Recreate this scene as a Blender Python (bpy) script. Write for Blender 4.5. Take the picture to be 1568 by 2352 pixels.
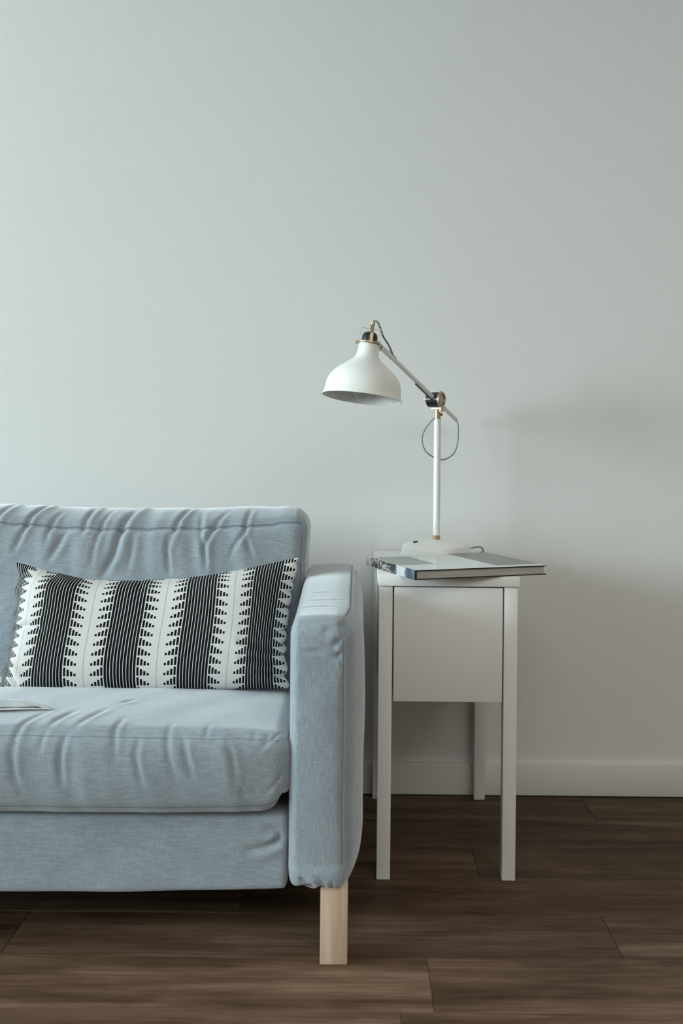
import bpy, bmesh, math, random
import numpy as np
from mathutils import Vector, Matrix
random.seed(7); rng = np.random.default_rng(7)
for o in list(bpy.data.objects): bpy.data.objects.remove(o)
scn = bpy.context.scene
COL = scn.collection

# ---------------------------------------------------------------- camera
cam = bpy.data.cameras.new('camera'); cam_ob = bpy.data.objects.new('camera', cam); COL.objects.link(cam_ob)
scn.camera = cam_ob
ROLL = math.radians(0.55)
cr, sr = math.cos(ROLL), math.sin(ROLL)
cam_ob.matrix_world = Matrix(((cr, -sr, 0, 0), (0, 0, -1, 0), (sr, cr, 0, 0.98), (0, 0, 0, 1)))
cam.sensor_fit = 'AUTO'; cam.sensor_width = 36.0
cam.lens = 36.0 * 2100 / 2352
cam.shift_x = (784 - 816) / 2352; cam.shift_y = -(1176 - 1046) / 2352
cam.dof.use_dof = True; cam.dof.focus_distance = 2.25; cam.dof.aperture_fstop = 3.2
cam.clip_start = 0.05; cam.clip_end = 60

# ---------------------------------------------------------------- light
scn.view_settings.view_transform = 'Standard'; scn.view_settings.look = 'None'
scn.view_settings.gamma = 1.0; scn.view_settings.use_curve_mapping = False
scn.view_settings.exposure = 0.03
world = bpy.data.worlds.new('world'); scn.world = world; world.use_nodes = True
world.node_tree.nodes['Background'].inputs[0].default_value = (0.62, 0.80, 0.92, 1)
world.node_tree.nodes['Background'].inputs[1].default_value = 1.0
WIN = dict(x=-6.2, y0=-2.4, y1=2.3, z0=1.0, z1=2.68)          # day-lit window in the left wall
def area_light(name, loc, direction, w, h, energy, color=(0.765, 0.955, 1.02)):
    L = bpy.data.lights.new(name, 'AREA'); L.shape = 'RECTANGLE'; L.size = w; L.size_y = h
    L.energy = energy; L.color = color
    o = bpy.data.objects.new(name, L); COL.objects.link(o); o.location = loc
    z = -Vector(direction).normalized(); y = Vector((0, 0, 1)) if abs(z.z) < .5 else Vector((0, 1, 0)); x = y.cross(z)
    o.rotation_euler = Matrix((x, y, z)).transposed().to_euler()
area_light('window_daylight', (WIN['x'] - .16, (WIN['y0'] + WIN['y1']) / 2, (WIN['z0'] + WIN['z1']) / 2), (1, 0, 0), WIN['y1'] - WIN['y0'], WIN['z1'] - WIN['z0'], 530)
area_light('overhead_fill', (.75, -1.3, 2.95), (0, 0, -1), 3.5, 2.6, 66, (1.0, .935, .855))  # added overhead area light that fills the shade; no such source known

# ---------------------------------------------------------------- helpers
def tag(o, label=None, cat=None, group=None, kind=None):
    if label: o['label'] = label
    if cat: o['category'] = cat
    if group: o['group'] = group
    if kind: o['kind'] = kind
    return o

def empty(name, loc, label, cat, rz=0.0):
    o = bpy.data.objects.new(name, None); COL.objects.link(o)
    o.location = loc; o.rotation_euler = (0, 0, rz); o.empty_display_size = 0.05
    return tag(o, label, cat)

def link(name, me, m=None, parent=None, label=None, smooth=False, angle=35, world_coords=True):
    """link a mesh; vertices are in the parent's local frame unless the parent is at the origin"""
    if m is not None:
        for x in (m if isinstance(m, (list, tuple)) else [m]): me.materials.append(x)
    if smooth:
        me.shade_smooth()
        if angle: me.set_sharp_from_angle(angle=math.radians(angle))
    o = bpy.data.objects.new(name, me); COL.objects.link(o)
    if parent: o.parent = parent
    if label: o['label'] = label
    return o

def recentre(o):
    """put the origin of a mesh at the middle of its own geometry"""
    me = o.data; n = len(me.vertices); a = np.empty(n * 3, np.float32)
    me.vertices.foreach_get('co', a); a = a.reshape(-1, 3); c = (a.min(0) + a.max(0)) / 2
    a -= c; me.vertices.foreach_set('co', a.ravel()); me.update()
    o.location = Vector([float(v) for v in c]); return o

def pyd(name, V, F):
    me = bpy.data.meshes.new(name)
    me.from_pydata([tuple(map(float, v)) for v in V], [], [tuple(map(int, f)) for f in F]); me.update(); return me

def bm_mesh(name, bm):
    bmesh.ops.recalc_face_normals(bm, faces=bm.faces[:])
    me = bpy.data.meshes.new(name); bm.to_mesh(me); bm.free(); return me

def bm_box(bm, x0, x1, y0, y1, z0, z1, bev=0.0, seg=2):
    r = bmesh.ops.create_cube(bm, size=1.0)
    vs = r['verts']
    for v in vs:
        v.co = Vector((x0 + (v.co.x + .5) * (x1 - x0), y0 + (v.co.y + .5) * (y1 - y0), z0 + (v.co.z + .5) * (z1 - z0)))
    if bev > 0:
        es = list({e for v in vs for e in v.link_edges})
        bmesh.ops.bevel(bm, geom=es, offset=bev, segments=seg, affect='EDGES', profile=0.5)

def box(name, x0, x1, y0, y1, z0, z1, m, parent=None, bev=0.002, seg=2, label=None):
    bm = bmesh.new(); bm_box(bm, x0, x1, y0, y1, z0, z1, bev, seg)
    return link(name, bm_mesh(name, bm), m, parent, label, smooth=bev > 0)

def frame_from(axis):
    w = Vector(axis).normalized()
    u = w.orthogonal().normalized(); v = w.cross(u)
    return u, v, w

def lathe(name, prof, origin, axis, m, parent=None, seg=64, smooth=True, label=None, angle=40):
    """prof = [(radius, height along axis), ...]"""
    u, v, w = frame_from(axis); o = Vector(origin); V, F = [], []
    for r, t in prof:
        for k in range(seg):
            a = 2 * math.pi * k / seg
            V.append(o + w * t + (u * math.cos(a) + v * math.sin(a)) * max(r, 1e-5))
    n = len(prof)
    for i in range(n - 1):
        for k in range(seg):
            k2 = (k + 1) % seg
            F.append((i * seg + k, i * seg + k2, (i + 1) * seg + k2, (i + 1) * seg + k))
    if prof[0][0] > 1e-4: pass
    me = pyd(name, V, F)
    bm = bmesh.new(); bm.from_mesh(me); bmesh.ops.remove_doubles(bm, verts=bm.verts[:], dist=3e-5)
    bmesh.ops.recalc_face_normals(bm, faces=bm.faces[:]); bm.to_mesh(me); bm.free()
    return link(name, me, m, parent, label, smooth, angle)

def cyl(name, a, b, r, m, parent=None, seg=32, bev=0.0006, label=None, r2=None):
    a, b = Vector(a), Vector(b); L = (b - a).length; r2 = r if r2 is None else r2
    bev = min(bev, r * .4)
    return lathe(name, [(0, 0), (r - bev, 0), (r, bev), (r2, L - bev), (r2 - bev, L), (0, L)], a, b - a, m, parent, seg, True, label)

def smooth_path(pts, n=8):
    P = [Vector(p) for p in pts]; out = []
    for i in range(len(P) - 1):
        p0 = P[max(i - 1, 0)]; p1 = P[i]; p2 = P[i + 1]; p3 = P[min(i + 2, len(P) - 1)]
        for k in range(n):
            t = k / n
            out.append(0.5 * ((2 * p1) + (p2 - p0) * t + (2 * p0 - 5 * p1 + 4 * p2 - p3) * t * t + (3 * p1 - p0 - 3 * p2 + p3) * t ** 3))
    out.append(P[-1]); return out

def tube(name, pts, r, m, parent=None, seg=12, label=None, smooth=8):
    """round cord along a path; UV = (turn, metres along)"""
    P = smooth_path(pts, smooth) if smooth else [Vector(p) for p in pts]
    V, F, UV = [], [], []
    t0 = (P[1] - P[0]).normalized(); u = t0.orthogonal().normalized(); L = 0.0; Ls = []
    for i, p in enumerate(P):
        if i: L += (p - P[i - 1]).length
        Ls.append(L)
        t = (P[min(i + 1, len(P) - 1)] - P[max(i - 1, 0)]).normalized()
        u = (u - t * u.dot(t)).normalized(); v = t.cross(u)
        for k in range(seg):
            a = 2 * math.pi * k / seg
            V.append(p + (u * math.cos(a) + v * math.sin(a)) * r)
    n = len(P)
    for i in range(n - 1):
        for k in range(seg):
            k2 = (k + 1) % seg
            F.append((i * seg + k, i * seg + k2, (i + 1) * seg + k2, (i + 1) * seg + k))
            UV += [(k / seg, Ls[i]), ((k + 1) / seg, Ls[i]), ((k + 1) / seg, Ls[i + 1]), (k / seg, Ls[i + 1])]
    F.append(tuple(range(seg))[::-1]); UV += [(0, 0)] * seg
    F.append(tuple((n - 1) * seg + k for k in range(seg))); UV += [(0, 0)] * seg
    me = pyd(name, V, F); l = me.uv_layers.new(name='UVMap'); l.data.foreach_set('uv', np.array(UV, np.float32).ravel())
    return link(name, me, m, parent, label, True, 60)

# ---- upholstery: a rounded, crowned, wrinkled box
class Soft:
    def __init__(s, lo, hi, rad, deform):
        s.lo, s.hi, s.r, s.deform = np.array(lo, float), np.array(hi, float), np.array(rad, float), deform
    def ev(s, P0):
        P0 = np.atleast_2d(np.array(P0, float))
        q = np.clip(P0, s.lo + s.r, s.hi - s.r); d = (P0 - q) / s.r
        d /= np.maximum(np.linalg.norm(d, axis=1, keepdims=True), 1e-9)
        P = q + d * s.r; n = d / s.r; n /= np.linalg.norm(n, axis=1, keepdims=True)
        return s.deform(P0, P, n)
    def mesh(s, name, step):
        N = np.maximum(2, np.ceil((s.hi - s.lo) / step).astype(int))
        ax = []
        for a in range(3):
            t = np.linspace(0, 1, N[a] + 1)
            ax.append(s.lo[a] + (s.hi[a] - s.lo[a]) * t)
        idx, V, F = {}, [], []
        def vid(i, j, k):
            key = (i, j, k)
            if key not in idx:
                idx[key] = len(V); V.append((ax[0][i], ax[1][j], ax[2][k]))
            return idx[key]
        for a in range(3):
            b, c = (a + 1) % 3, (a + 2) % 3
            for side in (0, N[a]):
                for i in range(N[b]):
                    for j in range(N[c]):
                        q = []
                        for di, dj in ((0, 0), (1, 0), (1, 1), (0, 1)):
                            t = [0, 0, 0]; t[a] = side; t[b] = i + di; t[c] = j + dj
                            q.append(vid(*t))
                        F.append(q if side else q[::-1])
        return pyd(name, s.ev(V), F)

def wrinkles(xs, ss, lines, w=0.006, d=0.0045):
    """height field of creases; each is a polyline in (x, s) with optional (width, depth) scales"""
    out = np.zeros(len(xs)); Q = np.stack([xs, ss], 1)
    for ln in lines:
        sw, sd = 1.0, 1.0
        if isinstance(ln, tuple): ln, sw, sd = ln
        L = np.array(ln, float); seg = np.diff(L, axis=0); sl = np.linalg.norm(seg, axis=1); tot = sl.sum()
        m = (xs > L[:, 0].min() - .05) & (xs < L[:, 0].max() + .05) & (ss > L[:, 1].min() - .05) & (ss < L[:, 1].max() + .05)
        if not m.any(): continue
        q = Q[m]; best = np.full(len(q), 1e9); sign = np.zeros(len(q)); tt = np.zeros(len(q)); acc = 0
        for i in range(len(seg)):
            v = q - L[i]; t = np.clip((v @ seg[i]) / sl[i] ** 2, 0, 1)
            dv = v - t[:, None] * seg[i]; dd = np.linalg.norm(dv, axis=1); k = dd < best
            best[k] = dd[k]; sign[k] = np.sign((seg[i][0] * v[:, 1] - seg[i][1] * v[:, 0]))[k]; tt[k] = ((acc + t * sl[i]) / tot)[k]
            acc += sl[i]
        ww = w * sw; x = sign * best / ww
        taper = np.clip(np.sin(np.pi * np.clip(tt, 0.03, 0.97)), 0, 1) ** .6
        out[m] += d * sd * taper * (-np.exp(-np.abs(x) ** 1.6) + .50 * np.exp(-((x - 2.0) / 1.5) ** 2) + .22 * np.exp(-((x + 2.4) / 1.7) ** 2))
    return out

def vnoise(x, y, sx, sy, seed=0):
    g = np.random.default_rng(seed).random((64, 64)) - .5
    X, Y = x * sx + 1000, y * sy + 1000; i, j = np.floor(X).astype(int), np.floor(Y).astype(int)
    fx, fy = X - i, Y - j; fx = fx * fx * (3 - 2 * fx); fy = fy * fy * (3 - 2 * fy)
    G = lambda a, b: g[a % 64, b % 64]
    return (G(i, j) * (1 - fx) + G(i + 1, j) * fx) * (1 - fy) + (G(i, j + 1) * (1 - fx) + G(i + 1, j + 1) * fx) * fy

# ---------------------------------------------------------------- materials
def mat(name, col=(.8, .8, .8), rough=.5, metal=0.0, spec=0.5):
    m = bpy.data.materials.new(name); m.use_nodes = True
    b = m.node_tree.nodes['Principled BSDF']
    b.inputs['Base Color'].default_value = (*col, 1); b.inputs['Roughness'].default_value = rough
    b.inputs['Metallic'].default_value = metal; b.inputs['Specular IOR Level'].default_value = spec
    return m

class NT:
    def __init__(s, m): s.t = m.node_tree; s.b = s.t.nodes['Principled BSDF']
    def n(s, typ, **kw):
        o = s.t.nodes.new(typ)
        for k, v in kw.items(): setattr(o, k, v)
        return o
    def l(s, a, b): s.t.links.new(a, b)
    def math(s, op, a, b=None, c=None):
        o = s.n('ShaderNodeMath', operation=op)
        for i, v in enumerate((a, b, c)):
            if v is None: continue
            if isinstance(v, (int, float)): o.inputs[i].default_value = v
            else: s.l(v, o.inputs[i])
        return o.outputs[0]
    def coords(s, scale=(1, 1, 1), kind='Object'):
        tc = s.n('ShaderNodeTexCoord'); mp = s.n('ShaderNodeMapping'); mp.inputs['Scale'].default_value = scale
        s.l(tc.outputs[kind], mp.inputs[0]); return mp.outputs[0]
    def noise(s, vec, scale, detail=2, rough=.5, dist=0):
        o = s.n('ShaderNodeTexNoise'); s.l(vec, o.inputs['Vector'])
        o.inputs['Scale'].default_value = scale; o.inputs['Detail'].default_value = detail
        o.inputs['Roughness'].default_value = rough; o.inputs['Distortion'].default_value = dist
        return o.outputs['Fac']
    def ramp(s, fac, stops, interp='LINEAR'):
        o = s.n('ShaderNodeValToRGB'); o.color_ramp.interpolation = interp; e = o.color_ramp.elements
        while len(e) < len(stops): e.new(0.5)
        for x, (p, c) in zip(e, stops): x.position = p; x.color = (*c, 1) if len(c) == 3 else c
        s.l(fac, o.inputs[0]); return o.outputs[0]
    def mix(s, fac, a, b, mode='MIX'):
        o = s.n('ShaderNodeMix', data_type='RGBA', blend_type=mode)
        for sock, v in ((o.inputs[0], fac), (o.inputs[6], a), (o.inputs[7], b)):
            if isinstance(v, (int, float)): sock.default_value = v
            elif isinstance(v, tuple): sock.default_value = (*v, 1)
            else: s.l(v, sock)
        return o.outputs[2]
    def bump(s, h, strength=.2, dist=.001, normal=None):
        o = s.n('ShaderNodeBump'); o.inputs['Strength'].default_value = strength; o.inputs['Distance'].default_value = dist
        s.l(h, o.inputs['Height']); s.l(o.outputs[0], s.b.inputs['Normal']); return o

def wall_paint(name, col):
    m = mat(name, col, .75, spec=.3); t = NT(m)
    v = t.coords()
    a = t.noise(v, 260, 3, .6); t.bump(a, .25, .0012)
    b = t.noise(v, 2.2, 2); t.l(t.mix(b, tuple(c * .985 for c in col), tuple(min(1, c * 1.015) for c in col)), t.b.inputs['Base Color'])
    return m
M_wall = wall_paint('wall_paint', (.76, .755, .735))
M_ceil = wall_paint('ceiling_paint', (.72, .69, .64))
M_beige = wall_paint('beige_wall_paint', (.42, .36, .30))
M_tan = wall_paint('tan_wall_paint', (.28, .19, .125))
M_trim = mat('trim_paint', (.72, .71, .68), .45); _t = NT(M_trim); _t.bump(_t.noise(_t.coords(), 420, 2), .35, .0008)
M_white_lacquer = mat('white_lacquer', (.78, .77, .74), .38); _t = NT(M_white_lacquer); _t.bump(_t.noise(_t.coords(), 180, 2), .05, .0006)

def fabric(name, along):
    """heathered cotton weave, threads streak along one axis"""
    m = mat(name, (.4, .45, .5), .92, spec=.15); t = NT(m)
    sc = {'x': (38, 420, 420), 'z': (420, 420, 38)}[along]
    sc2 = {'x': (520, 520, 60), 'z': (60, 60, 520)}[along]
    a = t.noise(t.coords(sc), 1, 3, .65); b = t.noise(t.coords(sc2), 1, 2, .6); c = t.noise(t.coords((14, 14, 14)), 1, 3, .6)
    h = t.math('ADD', t.math('MULTIPLY', a, .55), t.math('ADD', t.math('MULTIPLY', b, .3), t.math('MULTIPLY', c, .15)))
    col = t.ramp(h, [(.28, (.180, .218, .255)), (.5, (.275, .320, .355)), (.72, (.39, .432, .457))])
    t.l(col, t.b.inputs['Base Color'])
    t.b.inputs['Sheen Weight'].default_value = .85; t.b.inputs['Sheen Roughness'].default_value = .45
    t.bump(t.math('ADD', a, b), .35, .0006)
    return m
M_fab_h = fabric('heathered_fabric_across', 'x'); M_fab_v = fabric('heathered_fabric_upright', 'z')
M_seam = mat('seam_thread', (.19, .225, .255), .9, spec=.1)
M_under = mat('black_underlining', (.02, .02, .02), .95, spec=.05)

M_birch = mat('birch_wood', (.55, .42, .31), .5); _t = NT(M_birch)
_n = _t.noise(_t.coords((60, 60, 5)), 1, 4, .6, .6)
_t.l(_t.ramp(_n, [(.3, (.50, .36, .25)), (.6, (.60, .46, .34)), (.8, (.64, .52, .41))]), _t.b.inputs['Base Color'])

def plank_mat():
    m = mat('walnut_vinyl', (.1, .06, .04), .46, spec=.07); t = NT(m)
    tc = t.n('ShaderNodeTexCoord'); oi = t.n('ShaderNodeObjectInfo')
    off = t.n('ShaderNodeVectorMath', operation='ADD'); sc = t.n('ShaderNodeVectorMath', operation='SCALE')
    cmb = t.n('ShaderNodeCombineXYZ')
    for i in range(3): t.l(oi.outputs['Random'], cmb.inputs[i])
    t.l(cmb.outputs[0], sc.inputs[0]); sc.inputs['Scale'].default_value = 37.0
    t.l(tc.outputs['Object'], off.inputs[0]); t.l(sc.outputs[0], off.inputs[1])
    def mp(s):
        o = t.n('ShaderNodeMapping'); o.inputs['Scale'].default_value = s; t.l(off.outputs[0], o.inputs[0]); return o.outputs[0]
    a = t.noise(mp((1.1, 15, 1)), 1, 5, .60, .5)        # broad streaks
    b = t.noise(mp((5, 150, 1)), 1, 4, .7, .2)          # fine grain
    c = t.noise(mp((5, 14, 1)), 1, 4, .6, 1.2)          # knots and blotches
    h = t.math('ADD', t.math('MULTIPLY', a, .55), t.math('ADD', t.math('MULTIPLY', b, .27), t.math('MULTIPLY', c, .18)))
    col = t.ramp(h, [(.30, (.032, .017, .010)), (.43, (.074, .044, .027)), (.53, (.125, .078, .051)), (.63, (.20, .135, .092)), (.75, (.32, .23, .165))])
    tone = oi.outputs['Alpha']                                   # plank's own depth of stain, with the front rows lightened in place of light
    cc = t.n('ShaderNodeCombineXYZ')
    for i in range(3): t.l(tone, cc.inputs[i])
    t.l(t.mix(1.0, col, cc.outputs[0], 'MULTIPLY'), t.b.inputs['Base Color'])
    t.l(t.math('ADD', t.math('MULTIPLY', h, .3), .30), t.b.inputs['Roughness'])
    t.bump(h, .25, .0010)
    return m
M_plank = plank_mat()
M_sub = mat('subfloor', (.015, .01, .008), .9)

M_lampwhite = mat('lamp_white_enamel', (.84, .84, .81), .42)
M_shade_in = mat('shade_inner_white', (.82, .82, .80), .4)
M_brass = mat('satin_brass', (.50, .38, .24), .38, .85)
M_palebrass = mat('pale_brass', (.50, .42, .31), .42, .75)
M_black = mat('black_plastic', (.012, .014, .016), .28)
M_steel = mat('steel_wire', (.45, .44, .42), .35, .9)
M_glass = mat('bulb_glass', (.95, .95, .95), .03); NT(M_glass).b.inputs['Transmission Weight'].default_value = 1.0
NT(M_glass).b.inputs['IOR'].default_value = 1.25
def cord_mat():
    m = mat('striped_textile_cord', (.5, .5, .5), .85, spec=.1); t = NT(m)
    tc = t.n('ShaderNodeTexCoord'); sp = t.n('ShaderNodeSeparateXYZ'); t.l(tc.outputs['UV'], sp.inputs[0])
    f = t.math('FRACT', t.math('ADD', t.math('MULTIPLY', sp.outputs[1], 1 / .0034), sp.outputs[0]))
    k = t.math('GREATER_THAN', f, .5)
    t.l(t.mix(k, (.60, .60, .57), (.015, .018, .025)), t.b.inputs['Base Color']); return m
M_cord = cord_mat()

# ---------------------------------------------------------------- room shell
X0, X1, Y0, Y1, ZC = -6.2, 2.7, -4.0, 2.66, 2.75
def struct(o): o['kind'] = 'structure'; return o
struct(box('wall_back', X0 - .1, X1 + .1, Y1, Y1 + .1, -.02, ZC, M_wall, bev=0))
struct(box('wall_right', X1, X1 + .1, Y0, Y1, -.02, ZC, M_beige, bev=0))
struct(box('wall_front', X0 - .1, X1 + .1, Y0 - .1, Y0, -.02, ZC, M_tan, bev=0))
bm = bmesh.new()                                                # ceiling with an opening added behind the camera for the overhead fill
bm_box(bm, X0 - .1, -1.0, Y0 - .1, Y1 + .1, ZC, ZC + .1); bm_box(bm, 2.5, X1 + .1, Y0 - .1, Y1 + .1, ZC, ZC + .1)
bm_box(bm, -1.0, 2.5, Y0 - .1, -2.6, ZC, ZC + .1); bm_box(bm, -1.0, 2.5, .0, Y1 + .1, ZC, ZC + .1)
struct(link('ceiling', bm_mesh('ceiling', bm), M_ceil))
bm = bmesh.new(); W = WIN
bm_box(bm, X0 - .1, X0, Y0, W['y0'], -.02, ZC); bm_box(bm, X0 - .1, X0, W['y1'], Y1, -.02, ZC)
bm_box(bm, X0 - .1, X0, W['y0'], W['y1'], -.02, W['z0']); bm_box(bm, X0 - .1, X0, W['y0'], W['y1'], W['z1'], ZC)
struct(link('wall_left', bm_mesh('wall_left', bm), M_wall))
def window(name, loc, half, h, rz):
    w = bpy.data.objects.new(name, None); COL.objects.link(w); w.location = loc; w.rotation_euler = (0, 0, rz); w['kind'] = 'structure'
    bm = bmesh.new()
    bm_box(bm, -half, -half + .05, -.03, .03, 0, h); bm_box(bm, half - .05, half, -.03, .03, 0, h); bm_box(bm, -.025, .025, -.03, .03, .05, h - .05)
    bm_box(bm, -half + .05, half - .05, -.03, .03, 0, .05); bm_box(bm, -half + .05, half - .05, -.03, .03, h - .05, h)
    link('window_frame', bm_mesh('window_frame', bm), M_trim, w)
window('window_1', (X0 - .05, (W['y0'] + W['y1']) / 2, W['z0']), (W['y1'] - W['y0']) / 2, W['z1'] - W['z0'], math.pi / 2)
# baseboards: flat board with a small eased top bead
def baseboard(name, x0, x1, y0, y1):
    bm = bmesh.new(); bm_box(bm, x0, x1, y0, y1, 0.0005, .092, .0018, 2)
    return struct(link(name, bm_mesh(name, bm), M_trim, smooth=True))
baseboard('baseboard_back', X0, X1, Y1 - .014, Y1)
baseboard('baseboard_right', X1 - .014, X1, Y0, Y1 - .015)
baseboard('baseboard_left', X0, X0 + .014, Y0, Y1 - .015)

# floor: subfloor slab and one object per plank
floor = struct(box('floor', X0, X1, Y0, Y1, -.03, -.0062, M_sub, bev=0))
PW, PL, GAP = .171, 1.22, .0005
ends = {}
def plank_mesh(w, d):
    key = (round(w, 3), round(d, 3))
    if key not in ends:
        bm = bmesh.new(); bm_box(bm, -w / 2 + GAP, w / 2 - GAP, -d / 2 + GAP * .8, d / 2 - GAP * .8, -.006, 0, .0007, 1)
        me = bm_mesh('plank', bm); me.materials.append(M_plank); ends[key] = me
    return ends[key]
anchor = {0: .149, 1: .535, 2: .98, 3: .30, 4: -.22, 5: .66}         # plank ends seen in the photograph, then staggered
row0 = 1.783 - PW
for r in range(int((Y0 - row0) / PW) - 1, 8):
    ya, yb = max(row0 + r * PW, Y0), min(row0 + (r + 1) * PW, Y1 - .015)
    if yb - ya < .01: continue
    a = anchor.get(r, random.random() * PL); x = a - math.ceil((a - X0) / PL) * PL
    while x < X1:
        xa, xb = max(x, X0), min(x + PL, X1)
        if xb - xa > .02:
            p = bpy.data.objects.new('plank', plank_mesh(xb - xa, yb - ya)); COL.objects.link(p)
            p.color = (1, 1, 1, {(0, 0): 1.32, (0, 1): 1.14, (1, 0): .92, (1, 1): .86, (-1, 0): 1.3, (-1, 1): 1.25}.get((r, 0 if x < a - .01 else 1) if abs(x - a) < PL + .01 and x > a - PL - .01 and x < a + .01 else None, .62 + .30 * random.random()))  # front-left plank is paler wood; other front rows carry painted floor light
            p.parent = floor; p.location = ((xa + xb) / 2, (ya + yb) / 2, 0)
        x += PL

# ---------------------------------------------------------------- sofa
sofa = empty('sofa', (0, 0, 0), 'light blue-grey fabric sofa with blond wooden legs, beside the white nightstand', 'sofa')
CW = .882; CX = -.559                                               # cushion width, middle of the right cushion
BACK_W = [
 ([(-0.7665, 0.089), (-0.7862, 0.025), (-0.8008, -0.031), (-0.8129, -0.07)], 1.1, 1.1),
 ([(-0.7215, 0.053), (-0.7362, -0.006), (-0.7383, -0.046)], 1, .7),
 ([(-0.6938, -0.006), (-0.7059, -0.041), (-0.7254, -0.09)], 1.4, 1.1),
 ([(-0.6467, 0.082), (-0.6539, -0.001), (-0.6562, -0.021)], 1.2, 1),
 ([(-0.5993, 0.075), (-0.614, -0.001), (-0.621, -0.055), (-.622, -.1)], 1, .7),
 ([(-0.542, 0.082), (-0.5641, -0.006), (-0.571, -0.07), (-0.5928, -0.13)], 1.5, 1.8),
 ([(-0.5292, -0.006), (-0.531, -0.07), (-0.5358, -0.115)], 1.2, .6),
 ([(-0.4469, -0.006), (-0.4464, -0.055), (-0.436, -0.12)], 1, 1),
 ([(-0.4098, 0.082), (-0.4368, -0.011), (-0.4415, -0.046)], 1.1, 1.2),
 ([(-0.3773, 0.068), (-0.3694, -0.016), (-0.3565, -0.06), (-0.3512, -0.1)], 1, .8),
 ([(-0.3124, 0.053), (-0.347, -0.016), (-0.3591, -0.055), (-.35, -.11)], 1.1, 1.1),
 ([(-0.2576, 0.068), (-0.2647, -0.016), (-0.2868, -0.051), (-0.2965, -0.08)], 1, 1),
 ([(-0.2621, -0.026), (-0.2518, -0.06), (-0.2416, -0.08)], 1, .7),
 ([(-0.85, .08), (-.87, .0), (-.885, -.08)], 1.2, 1), ([(-0.93, .05), (-.94, -.02), (-.935, -.07)], 1, .7)]
SEAT_W = [
 ([(-0.6157, 0.094), (-0.6383, 0.045), (-0.6472, -0.007), (-0.6467, -0.052), (-0.6396, -0.08)], 1.1, 1.1),
 ([(-0.5609, 0.104), (-0.5835, 0.054), (-0.5879, 0.015)], 1.2, 1.2), ([(-0.5015, 0.114), (-0.5286, 0.054), (-0.5376, 0.015)], 1.2, 1.1),
 ([(-0.5512, -0.002), (-0.5577, -0.043), (-0.5527, -0.089)], 1, 1.3), ([(-0.4555, 0.064), (-0.4599, 0.005), (-0.4526, -0.039)], 1, 1),
 ([(-0.3549, 0.045), (-0.357, -0.002), (-0.3497, -0.043), (-0.3357, -0.075)], 1, .9), ([(-0.325, -0.002), (-0.3178, -0.039), (-0.3037, -0.075)], 1, 1.1),
 ([(-0.4095, -0.007), (-0.4137, -0.039), (-0.3995, -0.089)], 1, .9), ([(-0.2426, -0.007), (-0.2286, -0.043), (-0.2213, -0.089)], 1, .9),
 ([(-0.5924, 0.005), (-0.5966, -0.034)], 1, .7), ([(-0.6561, -0.025), (-0.6419, -0.075), (-0.6279, -0.107)], 1, .6),
 ([(-0.1309, 0.035), (-0.1581, -0.007), (-0.1807, -0.03)], .8, 1), ([(-0.1491, 0.03), (-0.1673, -0.002), (-0.1763, -0.012)], .6, .7),
 ([(-0.13, -0.071), (-0.1481, -0.094), (-0.1617, -0.107)], .8, 1), ([(-0.1344, -0.089), (-0.1411, -0.107)], .6, .7),
 ([(-0.1892, -0.094), (-0.1822, -0.11)], .6, .7), ([(-0.2121, -0.094), (-0.2065, -0.11)], .6, .7), ([(-0.4606, 0.173), (-0.4833, 0.148)], 1, .8),
 ([(-.165, .02), (-.167, -.02)], .6, .7), ([(-.19, .018), (-.19, -.012)], .6, .6), ([(-.28, .04), (-.284, -.01)], .8, .6),
 ([(-0.72, .09), (-.745, .03), (-.75, -.04)], 1.1, 1), ([(-.84, .06), (-.85, -.02), (-.84, -.08)], 1, 1), ([(-.93, .03), (-.935, -.06)], 1, .8)]
def sstep(a, b, x):
    t = np.clip((x - a) / (b - a), 0, 1); return t * t * (3 - 2 * t)

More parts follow.
